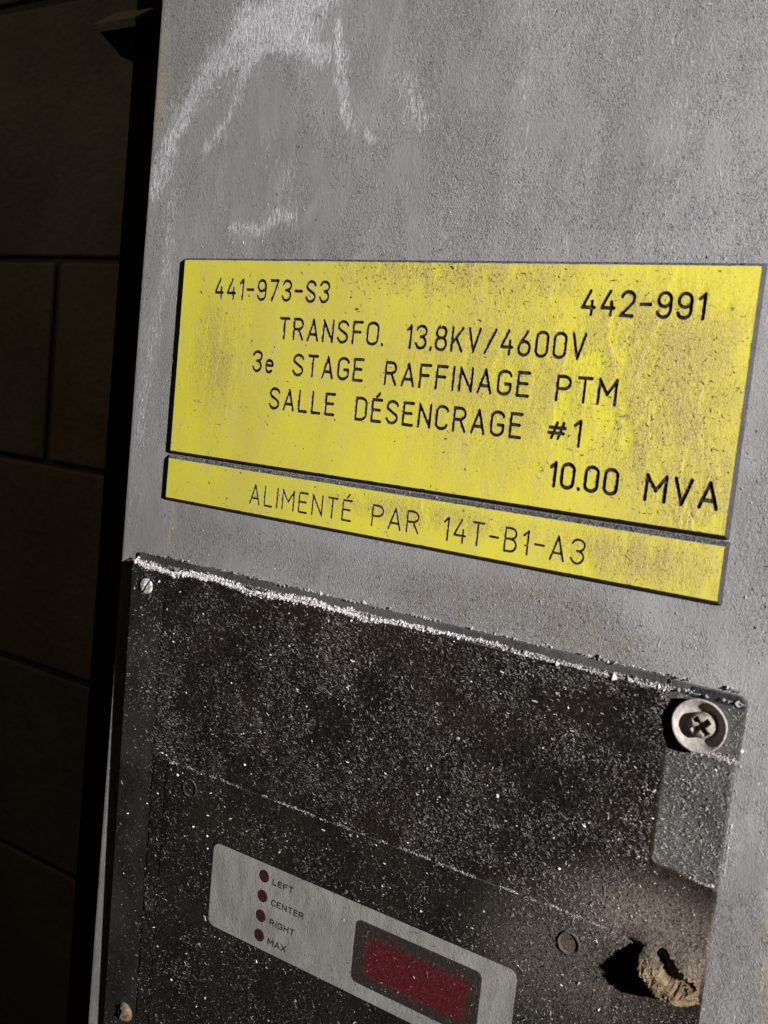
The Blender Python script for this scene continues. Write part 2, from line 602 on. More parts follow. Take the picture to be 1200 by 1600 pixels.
def seg_dist(x, z, pts):
    d = np.full(x.shape, 1e9)
    for (ax, az), (bx, bz) in zip(pts[:-1], pts[1:]):
        vx, vz = bx - ax, bz - az
        t = np.clip(((x - ax) * vx + (z - az) * vz) / (vx * vx + vz * vz + 1e-12), 0, 1)
        d = np.minimum(d, np.hypot(x - ax - t * vx, z - az - t * vz))
    return d

def stroke(x, z, pts, wd, amp=1.0, seed=1):
    wv = smooth_noise(x + 500, z + 500, 7, seed) * 0.8 + smooth_noise(x + 500, z + 500, 2.4, seed + 1) * 0.5
    return amp * np.exp(-(seg_dist(x, z, pts) / (wd * (0.35 + wv))) ** 2)

def panel_masks(x, z):
    dust = stroke(x, z, [(-36, 118), (-47, 110), (-61, 103), (-74, 101), (-84, 97), (-90, 88), (-96, 79), (-101, 70), (-105, 62)], 6.0, 0.85, 3)
    dust += stroke(x, z, [(-70, 112), (-58, 108), (-44, 116)], 7, 0.7, 21)
    dust += stroke(x, z, [(-62, 104), (-50, 100), (-42, 96)], 4.5, 0.75, 5)
    dust += stroke(x, z, [(-36, 104), (-34, 92), (-31, 82), (-29, 76)], 2.4, 0.8, 7)
    dust += stroke(x, z, [(-23, 73.5), (-21, 71)], 1.6, 0.9, 9)
    dust += stroke(x, z, [(-10, 86), (-7, 80), (-5, 76)], 4.0, 0.62, 11)
    dust += stroke(x, z, [(-68, 98), (-74, 82), (-84, 71)], 2.6, 0.62, 13)
    dust += stroke(x, z, [(-70, 48), (-58, 47), (-52, 51), (-47, 50)], 2.4, 0.6, 15)
    dust += stroke(x, z, [(-96, 58), (-97, 30), (-101, 8), (-104, -20)], 3.6, 0.5, 17)
    dust += stroke(x, z, [(-104, -36), (-105, -58)], 2.0, 0.2, 18)
    dust += 0.16 * stroke(x, z, [(-80, 44), (-20, 42), (40, 41), (100, 41)], 4, 1.0, 19)
    dust += stroke(x, z, [(-60, 30 + 40), (-52, 66), (-48, 58)], 5, 0.30, 61) + stroke(x, z, [(20, 110), (26, 80), (24, 52)], 5, 0.28, 63) + stroke(x, z, [(60, 100), (66, 70), (62, 46)], 7, 0.25, 65)
    dust += stroke(x, z, [(108, -80), (112, -104), (113, -160)], 6, 0.3, 23)
    stain = stroke(x, z, [(-106, 108), (-105, 96), (-106, 82)], 3.2, 0.75, 25)
    stain += stroke(x, z, [(-85.6, -40), (-86, -46), (-86.4, -56)], 0.8, 0.8, 27)
    stain += stroke(x, z, [(113, -112), (116, -150)], 5, 0.6, 29)
    grime = stroke(x, z, [(20, -52), (50, -46), (60, -50)], 10, 0.85, 31)
    grime += stroke(x, z, [(-75, -46), (-20, -50), (70, -56)], 6, 0.5, 33)
    grime += stroke(x, z, [(8, 118), (14, 90), (18, 50)], 9, 0.5, 35)
    grime += stroke(x, z, [(-2, 84), (2, 66)], 8, 0.4, 37)
    grime += stroke(x, z, [(-92, 104), (-99, 92)], 5, 0.5, 39)
    grime += 0.25 * smooth_noise(x, z / 2, 14, 41)
    clean = stroke(x, z, [(-98, 30), (-97, -20), (-94, -60)], 9, 0.8, 43)
    clean += stroke(x, z, [(92, 30), (92, -40), (100, -64)], 4, 0.6, 45)
    clean += stroke(x, z, [(-80, -41), (90, -41.5)], 2.5, 0.7, 47)
    clean += stroke(x, z, [(-60, 78), (-66, 64)], 12, 0.6, 49)
    return [np.clip(a, 0, 1) for a in (dust, stain, grime, clean)]

gx = np.concatenate([[PX0, PX0 + 0.2], np.arange(PX0 + 0.4, 118, 1.25), np.linspace(118, PX1, 12)])
gz = np.concatenate([np.linspace(PZ0, -236, 12)[:-1], np.arange(-236, 126, 1.25), np.linspace(127, PZ1, 12)])
X, Z = np.meshgrid(gx, gz)
# sheet metal is never quite flat, and its left edge is rolled
Yp = 0.25 * (smooth_noise(X + 300, Z + 400, 60, 51) - 0.5)
edge = np.clip((PX0 + 0.4 - X) / 0.4, 0, 1)
Yp = Yp + 0.3 * edge ** 2
nx, nz = len(gx), len(gz)
vs = np.stack([X, Yp, Z], -1).reshape(-1, 3)
ii = (np.arange(nz - 1)[:, None] * nx + np.arange(nx - 1)[None]).reshape(-1)
quads = np.stack([ii, ii + 1, ii + nx + 1, ii + nx], 1).tolist()
# folded return of the sheet along the left, top, right and bottom
nv = len(vs)
ring = [(j, i) for j in [0] for i in range(nx)] + [(j, nx - 1) for j in range(1, nz)] + [(nz - 1, i) for i in range(nx - 2, -1, -1)] + [(j, 0) for j in range(nz - 2, 0, -1)]
ids = [j * nx + i for j, i in ring]
back = np.array([(vs[q][0], 30.0, vs[q][2]) for q in ids])
vs = np.concatenate([vs, back])
m = len(ids)
for k in range(m):
    quads.append([ids[(k + 1) % m], ids[k], nv + k, nv + (k + 1) % m])
me = bpy.data.meshes.new('sheet')
me.from_pydata((vs * MM).tolist(), [], quads)
masks = panel_masks(vs[:, 0], vs[:, 2])
for nm, a in zip(('dust', 'stain', 'grime', 'clean'), masks):
    at = me.attributes.new(nm, 'FLOAT', 'POINT')
    at.data.foreach_set('value', a.astype(np.float32))
me.polygons.foreach_set('use_smooth', [True] * len(me.polygons))
me.materials.append(P)
sheet = bpy.data.objects.new('sheet', me)
C.objects.link(sheet)
sheet.parent = cab
sheet.matrix_parent_inverse = cab.matrix_world.inverted()

# lint stuck to the paint
n = 90000
xs, zs = rng.uniform(PX0 + 1, 116, n), rng.uniform(-235, 124, n)
dm, sm, gm, cm = panel_masks(xs, zs)
pt = np.clip((smooth_noise(xs + 300, (zs + 400) * 0.5, 9, 61) * 0.6 + smooth_noise(xs + 300, zs + 400, 3.5, 62) * 0.5 - 0.38) * 2.4, 0, 1)
den = np.clip((0.10 + 0.55 * pt + 0.5 * gm) * (1 - 0.85 * cm) + 0.8 * dm, 0, 1)
keep = rng.random(n) < den * 0.55
dev_area = (np.abs(xs) < 98) & (zs < -58)
keep &= ~dev_area & ~((np.abs(xs) < 90) & (np.abs(zs) < 39.5))
xs, zs, dm = xs[keep], zs[keep], dm[keep]
tone = np.clip(rng.normal(0.36, 0.20, len(xs)) + dm * 0.5, 0, 1)
fibres('lint', LINT, cab, xs, zs, lambda x, z: 0.02 + 0 * x, 0.50, 0.12, 0.10, tone, 0.5, 0.85)
# crumbs hanging on the rolled left edge
k = 40
cz = rng.choice([96.0, 92, 84, 64, 60, 44, 30, -20], k) + rng.normal(0, 2.5, k)
crumbs('edge_crumbs', LINT, cab, np.stack([np.full(k, PX0 + 0.1) + rng.normal(0, 0.25, k), np.full(k, 0.9), cz], 1), 0.42, np.clip(rng.normal(0.6, 0.25, k), 0, 1))

# ------------------------------------------------------------------ engraved lettering
def arc(cx, cz, rx, rz, a0, a1, n=10):
    return [(cx + rx * math.cos(math.radians(a0 + (a1 - a0) * i / n)), cz + rz * math.sin(math.radians(a0 + (a1 - a0) * i / n))) for i in range(n + 1)]

GW = 0.44
R_ = GW / 2
def ring_o(wd=GW, z0=0.0, z1=1.0, r=None):
    r = r or wd / 2
    return arc(wd - r, z1 - r, r, r, 0, 90) + arc(r, z1 - r, r, r, 90, 180) + arc(r, z0 + r, r, r, 180, 270) + arc(wd - r, z0 + r, r, r, 270, 360) + [(wd, z1 - r)]

G = {
 '0': (GW, [ring_o()]),
 'O': (0.48, [ring_o(0.48)]),
 '1': (0.17, [[(0, 0.80), (0.17, 1.0), (0.17, 0)]]),
 '2': (GW, [arc(R_, 1 - R_, R_, R_, 175, 0) + [(GW, 0.70), (GW * 0.93, 0.55), (0, 0), (GW, 0)]]),
 '3': (GW, [arc(R_, 1 - R_, R_, R_, 165, 0) + arc(R_, 0.75, R_, 0.22, 0, -75, 6), [(R_ * 0.85, 0.53)] + arc(R_, 0.27, R_, 0.26, 80, -165, 14)]),
 '4': (0.46, [[(0.27, 1.0), (0, 0.30), (0.46, 0.30)], [(0.36, 0.56), (0.36, 0)]]),
 '6': (GW, [[(GW * 0.72, 1.0), (0.07, 0.52)] + [(0.02, 0.40)] + arc(R_, 0.26, R_, 0.26, 160, 360, 12) + arc(R_, 0.33, R_, 0.25, 0, 160, 10)]),
 '7': (0.42, [[(0, 1), (0.42, 1), (0.12, 0)]]),
 '8': (GW, [ring_o(GW * 0.94, 0.53, 1.0, 0.19), ring_o(GW, 0.0, 0.53, 0.21)]),
 '9': (GW, [arc(R_, 0.72, R_, 0.28, 0, 360, 20), [(GW, 0.72), (GW, 0.30)] + arc(R_, 0.26, R_, 0.26, 0, -165, 10)]),
 '-': (0.34, [[(0, 0.5), (0.34, 0.5)]]),
 '.': (0.02, [[(0, 0.02), (0.02, 0.0)]]),
 ',': (0.05, [[(0.05, 0.07), (0.03, -0.04)]]),
 '/': (0.40, [[(0, 0), (0.40, 1)]]),
 'A': (0.48, [[(0, 0), (0.24, 1), (0.48, 0)], [(0.075, 0.29), (0.405, 0.29)]]),
 'B': (0.44, [[(0, 0), (0, 1)] + [(0.22, 1)] + arc(0.22, 0.77, 0.20, 0.23, 90, -90) + [(0, 0.54)], [(0.22, 0.54)] + arc(0.22, 0.27, 0.22, 0.27, 90, -90) + [(0, 0)]]),
 'C': (0.44, [arc(0.22, 0.78, 0.22, 0.22, 10, 180) + arc(0.22, 0.22, 0.22, 0.22, 180, 350)]),
 'D': (0.46, [[(0, 0), (0, 1), (0.20, 1)] + arc(0.22, 0.74, 0.24, 0.26, 90, 0) + arc(0.22, 0.26, 0.24, 0.26, 0, -90) + [(0, 0)]]),
 'E': (0.40, [[(0.40, 1), (0, 1), (0, 0), (0.40, 0)], [(0, 0.53), (0.34, 0.53)]]),
 'F': (0.40, [[(0.40, 1), (0, 1), (0, 0)], [(0, 0.53), (0.34, 0.53)]]),
 'G': (0.46, [arc(0.23, 0.77, 0.23, 0.23, 12, 180) + arc(0.23, 0.23, 0.23, 0.23, 180, 360) + [(0.46, 0.45), (0.26, 0.45)]]),
 'I': (0.0, [[(0, 0), (0, 1)]]),
 'K': (0.46, [[(0, 0), (0, 1)], [(0.44, 1), (0.0, 0.30)], [(0.17, 0.57), (0.46, 0)]]),
 'L': (0.38, [[(0, 1), (0, 0), (0.38, 0)]]),
 'M': (0.56, [[(0, 0), (0, 1), (0.28, 0.40), (0.56, 1), (0.56, 0)]]),
 'N': (0.46, [[(0, 0), (0, 1), (0.46, 0), (0.46, 1)]]),
 'P': (0.44, [[(0, 0), (0, 1), (0.22, 1)] + arc(0.22, 0.74, 0.22, 0.26, 90, -90) + [(0, 0.48)]]),
 'R': (0.46, [[(0, 0), (0, 1), (0.22, 1)] + arc(0.22, 0.75, 0.22, 0.25, 90, -90) + [(0, 0.50)], [(0.24, 0.50), (0.46, 0)]]),
 'S': (0.44, [arc(0.22, 0.77, 0.22, 0.23, 12, 180) + arc(0.22, 0.76, 0.22, 0.20, 180, 235, 4) + arc(0.22, 0.24, 0.22, 0.22, 50, 0, 4) + arc(0.22, 0.23, 0.22, 0.23, 0, -168)]),
 'T': (0.44, [[(0, 1), (0.44, 1)], [(0.22, 1), (0.22, 0)]]),
 'V': (0.46, [[(0, 1), (0.23, 0), (0.46, 1)]]),
 'e': (0.36, [[(0, 0.34), (0.36, 0.34)] + arc(0.18, 0.40, 0.18, 0.20, 0, 180, 10) + arc(0.18, 0.22, 0.18, 0.22, 180, 318, 8)]),
 '#': (0.50, [[(0.10, 0.22), (0.24, 0.84)], [(0.30, 0.22), (0.44, 0.84)], [(0.02, 0.64), (0.50, 0.64)], [(0.0, 0.42), (0.46, 0.42)]]),
}
G['H'] = (0.46, [[(0, 0), (0, 1)], [(0.46, 0), (0.46, 1)], [(0, 0.52), (0.46, 0.52)]])
G['X'] = (0.46, [[(0, 0), (0.46, 1)], [(0, 1), (0.46, 0)]])
G['É'] = (0.40, G['E'][1] + [[(0.16, 1.14), (0.28, 1.30)]])


def contour(F, x0, z0, st):
    """marching squares: closed loops round F < 0"""
    segs = {}
    H, Wd = F.shape
    ins = F < 0
    cells = np.argwhere((ins[:-1, :-1] | ins[1:, :-1] | ins[:-1, 1:] | ins[1:, 1:]) & ~(ins[:-1, :-1] & ins[1:, :-1] & ins[:-1, 1:] & ins[1:, 1:]))
    pos = {}
    def ed(j, i, hor):
        key = (j, i, hor)
        if key not in pos:
            a = F[j, i]
            b = F[j, i + 1] if hor else F[j + 1, i]
            t = min(0.95, max(0.05, a / (a - b)))
            pos[key] = (x0 + (i + (t if hor else 0)) * st, z0 + (j + (0 if hor else t)) * st)
        return key
    for j, i in cells:
        j, i = int(j), int(i)
        c = (ins[j, i], ins[j, i + 1], ins[j + 1, i + 1], ins[j + 1, i])
        e = (lambda: ed(j, i, True), lambda: ed(j, i + 1, False), lambda: ed(j + 1, i, True), lambda: ed(j, i, False))
        outs, inn = [], []
        for k in range(4):
            if c[k] and not c[(k + 1) % 4]: outs.append(k)
            if not c[k] and c[(k + 1) % 4]: inn.append(k)
        for o_ in outs:      # walk so that the inside stays on the left
            q = min(inn, key=lambda r: (o_ - r) % 4)
            segs[e[o_]()] = e[q]()
    loops = []
    while segs:
        s, nx_ = segs.popitem()
        lp = [s]
        while nx_ != s:
            lp.append(nx_)
            nx_ = segs.pop(nx_)
        if len(lp) > 6:
            loops.append([pos[k] for k in lp])
    return loops


def word_loops(txt, x0, x1, zb, cap, sw, gap=0.27, st=0.11):
    """loops for one word, fitted between x0 and x1 on baseline zb"""
    sp = []
    x = 0.0
    prev = None
    for ch in txt:
        wd = G[ch][0]
        g = gap
        if prev is None: g = 0
        elif ch in '.,' or prev in '.,': g = gap * 0.80
        x += g
        sp.append((ch, x))
        x += wd
        prev = ch
    sx = (x1 - x0 - sw) / x
    loops = []
    for ch, cx in sp:
        strokes = [[(x0 + sw / 2 + (cx + px) * sx, zb + sw / 2 + pz * (cap - sw)) for px, pz in s] for s in G[ch][1]]
        ap = np.array([p for s in strokes for p in s])
        ax, az = ap.min(0) - sw
        bx, bz = ap.max(0) + sw
        gx_ = np.arange(ax, bx + st, st)
        gz_ = np.arange(az, bz + st, st)
        XX, ZZ = np.meshgrid(gx_, gz_)
        F = np.full(XX.shape, 1e9)
        for s in strokes:
            F = np.minimum(F, seg_dist(XX, ZZ, s))
        # the cutter wandered a little and the rims are chipped
        F = F - sw / 2 + 0.10 * sw * (smooth_noise(XX + 300, ZZ + 300, 0.7, 71) - 0.5)
        loops += contour(F, ax, az, st)
    return loops


def fill(loops, name):
    cu = bpy.data.curves.new(name, 'CURVE')
    cu.dimensions = '2D'
    cu.fill_mode = 'BOTH'
    for lp in loops:
        sp = cu.splines.new('POLY')
        sp.points.add(len(lp) - 1)
        sp.points.foreach_set('co', [c for x, z in lp for c in (x, z, 0, 1)])
        sp.use_cyclic_u = True
    tmp = bpy.data.objects.new(name + '_tmp', cu)
    C.objects.link(tmp)
    bpy.context.view_layer.update()
    me = tmp.evaluated_get(bpy.context.evaluated_depsgraph_get()).to_mesh()
    vs = np.zeros(len(me.vertices) * 3)
    me.vertices.foreach_get('co', vs)
    vs = vs.reshape(-1, 3)
    fs = [tuple(p.vertices) for p in me.polygons]
    tmp.to_mesh_clear()
    bpy.data.objects.remove(tmp)
    bpy.data.curves.remove(cu)
    # orient every face to the viewer (+z of the curve plane)
    out = []
    for f in fs:
        a, b, c = (vs[f[0]], vs[f[1]], vs[f[2]])
        cr = (b[0] - a[0]) * (c[1] - a[1]) - (b[1] - a[1]) * (c[0] - a[0])
        out.append(f if cr > 0 else f[::-1])
    return vs[:, :2], out


def nameplate(name, label, xa, xb, za, zb, lines, T=1.5, bev=(0.9, 0.9, 0.9, 0.9)):
    root = empty(name, ((xa + xb) / 2, 0, za))
    tag(root, label, 'nameplate', 'yellow engraved nameplates')
    bl, br, bb, bt = bev
    rim = [(xa, za), (xb, za), (xb, zb), (xa, zb)]
    foot = [(xa - bl, za - bb), (xb + br, za - bb), (xb + br, zb + bt), (xa - bl, zb + bt)]
    mb = MB()
    def dens(poly, st=2.0):
        r = []
        for (ax, az), (bx, bz) in zip(poly, poly[1:] + poly[:1]):
            k = max(1, int(math.hypot(bx - ax, bz - az) / st))
            r += [(ax + (bx - ax) * i / k, az + (bz - az) * i / k) for i in range(k)]
        return r
    n4 = 88
    def ring_(poly, h):
        r = []
        for (ax, az), (bx, bz) in zip(poly, poly[1:] + poly[:1]):
            r += [(ax + (bx - ax) * i / n4, -h, az + (bz - az) * i / n4) for i in range(n4)]
        return r
    a, b, c = ring_(foot, 0.12), ring_(foot, 0.55), ring_(rim, T)
    N = len(a)
    mb.add(a + b + c, [(i, (i + 1) % N, N + (i + 1) % N, N + i) for i in range(N)] + [(N + i, N + (i + 1) % N, 2 * N + (i + 1) % N, 2 * N + i) for i in range(N)] + [tuple(reversed(range(N)))])
    mb.build('bevelled_core', CORE, root)
    all_loops = []
    for caption, words, sw in lines:
        lp = []
        for wd in words:
            lp += word_loops(*wd, sw)
        all_loops += lp
        v2, fs = fill(lp, 'letters')
        mb = MB()
        D = 0.42
        mb.add([(x, -(T - D), z) for x, z in v2], fs, 0)
        for l in lp:
            k = len(l)
            top = [(x, -T, z) for x, z in l]
            bot = [(x, -(T - D), z) for x, z in l]
            mb.add(top + bot, [(i, (i + 1) % k, k + (i + 1) % k, k + i) for i in range(k)], 1)
        o = mb.build('engraved_line', [INK, GROOVE], root)
        o['label'] = 'engraved black line reading ' + caption
    # the yellow skin with the letters cut through it; its rim has small nicks
    outer = []
    for x, z in dens(rim, 0.8):
        q = smooth_noise(np.array([x * 1.3 + 400]), np.array([z * 1.3 + 400]), 1.0, 81)[0]
        d = 0.0 + max(0.0, q - 0.72) * 0.5
        cx, cz = (xa + xb) / 2, (za + zb) / 2
        outer.append((x - math.copysign(d, x - cx) * (abs(abs(x - cx) - (xb - xa) / 2) < 0.01),
                      z - math.copysign(d, z - cz) * (abs(abs(z - cz) - (zb - za) / 2) < 0.01)))
    v2, fs = fill([outer] + all_loops, 'skin')
    mb = MB()
    mb.add([(x, -T, z) for x, z in v2], fs)
    k = len(outer)
    top = [(x, -T, z) for x, z in outer]
    bot = [(x, -T + 0.06, z) for x, z in outer]
    mb.add(top + bot, [(i, (i + 1) % k, k + (i + 1) % k, k + i) for i in range(k)])
    mb.build('yellow_face', Y, root)
    return root

up_ = nameplate('nameplate', 'large yellow nameplate above the narrow one, engraved black from 441-973-S3 to 10.00 MVA',
    -87.0, 88.6, -22.5, 37.8, [
    ('441-973-S3', [('441-973-S3', -73.6, -29.2, 25.9, 6.6)], 0.86),
    ('442-991', [('442-991', 47.2, 77.6, 25.4, 6.5)], 0.90),
    ('TRANSFO. 13.8KV/4600V', [('TRANSFO.', -46.6, -9.2, 14.9, 6.7), ('13,8KV/4600V', -2.2, 49.9, 14.6, 6.8)], 0.86),
    ('3e STAGE RAFFINAGE PTM', [('3e', -55.9, -47.4, 4.7, 6.7), ('STAGE', -40.3, -14.8, 4.6, 6.7), ('RAFFINAGE', -8.0, 36.3, 4.4, 6.7), ('PTM', 43.2, 59.3, 4.2, 6.7)], 0.88),
    ('SALLE DÉSENCRAGE #1', [('SALLE', -48.1, -23.5, -5.8, 6.7), ('DÉSENCRAGE', -16.7, 35.5, -6.2, 6.8), ('#1', 42.3, 51.4, -6.6, 7.0)], 0.88),
    ('10.00 MVA', [('10.00', 44.1, 62.4, -17.2, 6.8), ('MVA', 68.7, 86.4, -17.3, 6.8)], 0.98)],
    bev=(0.5, 0.8, 0.9, 0.75))
lo_ = nameplate('nameplate', 'narrow yellow nameplate below the large one, engraved ALIMENTÉ PAR 14T-B1-A3',
    -87.5, 89.0, -37.7, -25.0, [
    ('ALIMENTÉ PAR 14T-B1-A3', [('ALIMENTÉ', -52.4, -14.2, -35.0, 6.3), ('PAR', -7.5, 8.3, -35.0, 6.3), ('14T-B1-A3', 15.7, 56.1, -35.3, 6.6)], 0.62)],
    T=1.45, bev=(0.6, 0.8, 0.9, 1.1))

# grit on the two plates
for root, za, zb, nn in ((up_, -22, 37.4, 5200), (lo_, -37.4, -25.3, 900)):
    xs, zs = rng.uniform(-86.5, 88, nn), rng.uniform(za, zb, nn)
    gmask = np.clip(np.exp(-((xs - 15) / 40) ** 2 - ((zs - 36) / 9) ** 2) + 0.9 * np.exp(-((xs - 72) / 20) ** 2 - ((zs - 4) / 20) ** 2) + 0.10, 0, 1)
    gmask *= 0.4 + 0.9 * smooth_noise(xs + 200, zs + 200, 4, 91)
    kp = rng.random(nn) < gmask * 0.75
    xs, zs = xs[kp], zs[kp]
    fibres('grit', CRUMB, root, xs, zs, lambda x, z: 1.52 + 0 * x, 0.62, 0.14, 0.12, np.clip(rng.normal(0.45, 0.3, len(xs)), 0, 1), 0.4, 1.0)
# grey fluff lodged in the joint on the top bevel of the lower plate
k = 3600
xs = rng.uniform(-87.5, 89.3, k)
t = rng.random(k)
crumbs('joint_dust', LINT, lo_, np.stack([xs, -(0.6 + 0.8 * (1 - t)), -25.05 + 1.05 * t], 1), 0.11, np.clip(rng.normal(0.24, 0.07, k) + 0.14 * (xs < -30) - 0.14 * (smooth_noise(xs + 300, t * 3, 3, 161) > 0.6), 0, 1))

# ------------------------------------------------------------------ temperature monitor under the plates
mon = empty('temperature_monitor', (0, 0, -300))
tag(mon, 'black dusty temperature monitor with grey label and red display, fixed below the yellow plates', 'monitor')
ZB = -300.0

def tilt(x, z):
    """the case stands off the sheet at its top left corner"""
    return 2.3 * np.clip((98.0 - x) / 196.0, 0, 1) * np.clip((z + 231.0) / 173.0, -0.2, 1)

def dv(x, h, z):
    return (x, -(h + (float(tilt(x, z)) if h > 0.3 else 0.0)), z)

def dense(outline, st=6.0):
    r = []
    for (ax, az), (bx, bz) in zip(outline, outline[1:] + outline[:1]):
        k = max(1, int(math.hypot(bx - ax, bz - az) / st))
        r += [(ax + (bx - ax) * i / k, az + (bz - az) * i / k) for i in range(k)]
    return r

H0, H1, H2 = 1.95, 2.3, 2.55      # flange, cover, overlay heights off the sheet
mb = MB()
mb.prism(dense(rrect(-98.3, 80.5, ZB, -60.1, (0, 0, 0, 1.0), 3)), 0.1, H0, 0.9)
mb.build('flange', STRIP, mon, dice=7.0, wrap=dv)
mb = MB()
mb.prism(dense(rrect(-97.9, 80.0, -66.0, -57.6, (0, 0, 0, 0.3), 2), 4), 0.02, 1.25, 0.25)
mb.build('gasket', GASKET, mon)
# recessed right edge: the tab that carries the big screw, and the strip below it
mb = MB()
mb.prism(dense(rrect(80.6, 98.6, -73.2, -58.2, (0, 0, 2.0, 0), 5), 3), 0.1, 1.0, 0.35)
mb.build('screw_tab', TAB, mon, dice=7.0, wrap=dv)
mb = MB()
mb.prism(dense(rrect(86.0, 98.4, -61.0, -58.4, (0.4, 0.4, 1.8, 0.4), 4), 3), 0.9, 1.25, 0.3)
mb.build('tab_lip', BLACK, mon, dice=7.0, wrap=dv)
mb = MB()
mb.prism(dense(rrect(80.6, 98.0, -104.6, -73.4, 0.3, 2), 3), 0.1, 1.35, 0.4)
mb.build('edge_strip', TAB, mon, dice=7.0, wrap=dv)
# L-shaped cover
out = [(-82, ZB), (98.2, ZB)]
out += [(98.2 - 2 + 2 * math.cos(a), -103.6 - 2 + 2 * math.sin(a)) for a in [math.radians(d) for d in range(0, 91, 18)]]
out += [(83.4, -102.2), (82.4, -101.2)]
out += [(82.0 - 6 + 6 * math.cos(a), -60.2 - 6 + 6 * math.sin(a)) for a in [math.radians(d) for d in range(0, 91, 10)]]
out += [(-81, -60.7), (-82, -61.4)]
mb = MB()
mb.prism(dense(out), H0 - 0.8, H1, 0.45)
mb.build('cover', COVER, mon, dice=7.0, wrap=dv)
# membrane overlay on the lower half of the cover
mb = MB()
mb.prism(dense(rrect(-75.5, 76.5, ZB + 20, -122.3, 3.0, 5)), H1 - 0.3, H2, 0.12)
mb.build('overlay', OVER, mon, dice=7.0, wrap=dv)

# printed grey label with lamps, captions and display
lab = MB()
lo_z, hi_z = -170.0, -142.6
lab.prism(dense(rrect(-52.8, 52.6, lo_z, hi_z, 2.6, 7), 3), H2 - 0.1, H2 + 0.12, 0.04)
label = lab.build('label_strip', LABEL, mon, dice=7.0, wrap=dv)
for z in (-146.6, -153.0, -159.4, -165.7):
    mb = MB()
    mb.lathe([(1.95, H2 + 0.05), (1.95, H2 + 0.16), (1.75, H2 + 0.20), (1.2, H2 + 0.17), (0.0001, H2 + 0.15)], (-31.9, z), 28, dv)
    mb.build('indicator', LED, label, True)

def caption(txt, x0, x1, z0, cap):
    v2, fs = fill(word_loops(txt, x0, x1, z0, cap, 0.40, 0.24, 0.05), 'caption')
    mb = MB()
    mb.add([dv(x, H2 + 0.145, z) for x, z in v2], fs)
    o = mb.build('caption', PRINT, label)
    o['label'] = 'printed caption reading ' + txt

caption('LEFT', -28.6, -20.6, -148.2, 2.0)
caption('CENTER', -28.4, -16.0, -154.7, 2.05)
caption('RIGHT', -28.4, -18.8, -161.0, 2.05)
caption('MAX', -28.5, -21.4, -167.3, 2.1)
mb = MB()
mb.prism(dense(rrect(2.4, 43.0, -165.9, -147.0, 2.0, 6), 3), H2 - 0.05, H2 + 0.20, 0.05)
mb.build('display_window', RED, label, dice=7.0, wrap=dv)

# round plugs at the two upper corners of the overlay
for x, z in ((65.2, -129.7), (-64.6, -128.6)):
    mb = MB()
    mb.lathe([(3.0, H2 - 0.1), (3.05, H2 + 0.35), (2.8, H2 + 0.5), (2.55, H2 + 0.40), (2.35, H2 - 0.05), (0.0001, H2 - 0.02)], (x, z), 36, dv, jit=0.02)
    mb.build('screw_plug', STRIP, mon, True)

# big dished washer with its cross-head screw on the tab
wc = (89.4, -66.6)
wr = empty('screw', (wc[0], -1, wc[1]))
wr.parent = mon
wr.matrix_parent_inverse = mon.matrix_world.inverted()
mb = MB()
mb.lathe([(5.6, 1.0), (6.2, 2.8), (6.35, 3.6), (6.2, 3.85), (5.9, 3.75), (5.0, 2.7), (4.4, 2.0), (3.9, 1.6), (0.001, 1.5)], wc, 64, dv, jit=0.006)
mb.build('washer', WASHER, wr, True)

def screw_head(c, R, hb, ht, rec, ang, mat, parent, nm='screw_head', dome=0.35, arms=4, aw=0.55):
    """pan head as a polar height field with a cross recess"""
    mb = MB()
    nr, na = 22, 96
    vs, fs = [], []
    for i in range(nr + 1):
        r = R * i / nr
        for s in range(na):
            a = 2 * math.pi * s / na
            u = r / R
            h = ht - dome * (ht - hb) * u ** 4 - (0 if u < 0.97 else (ht - hb) * (1 - dome))
            x, z = r * math.cos(a), r * math.sin(a)
            best = 1e9
            for q in range(arms // 2):
                b = ang + math.pi * q / (arms / 2)
                across = abs(-x * math.sin(b) + z * math.cos(b))
                along = abs(x * math.cos(b) + z * math.sin(b))
                best = min(best, max(across - aw, along - rec))
            d = min(1, max(0, (0.12 - best) / 0.35))
            h -= d * (ht - hb) * 0.95
            vs.append(dv(c[0] + x, h, c[1] + z))
    for i in range(nr):
        for s in range(na):
            t = (s + 1) % na
            fs.append((i * na + s, (i + 1) * na + s, (i + 1) * na + t, i * na + t))
    mb.add(vs, fs)
    return mb.build(nm, mat, parent, True)

screw_head((wc[0] + 0.5, wc[1] + 0.1), 3.0, 1.55, 4.5, 2.25, 0.75, SCREW, wr, aw=0.62)

# small crusted screw at the top left of the flange, and a rusty one lower down
sl = empty('screw', (-90.5, -4, -67.3))
sl.parent = mon
sl.matrix_parent_inverse = mon.matrix_world.inverted()
screw_head((-90.3, -67.4), 2.6, H0, H0 + 0.9, 2.7, 1.0, PLASTER, sl, arms=2, aw=0.42)
sb = empty('screw', (-88, -3, -216))
sb.parent = mon
sb.matrix_parent_inverse = mon.matrix_world.inverted()

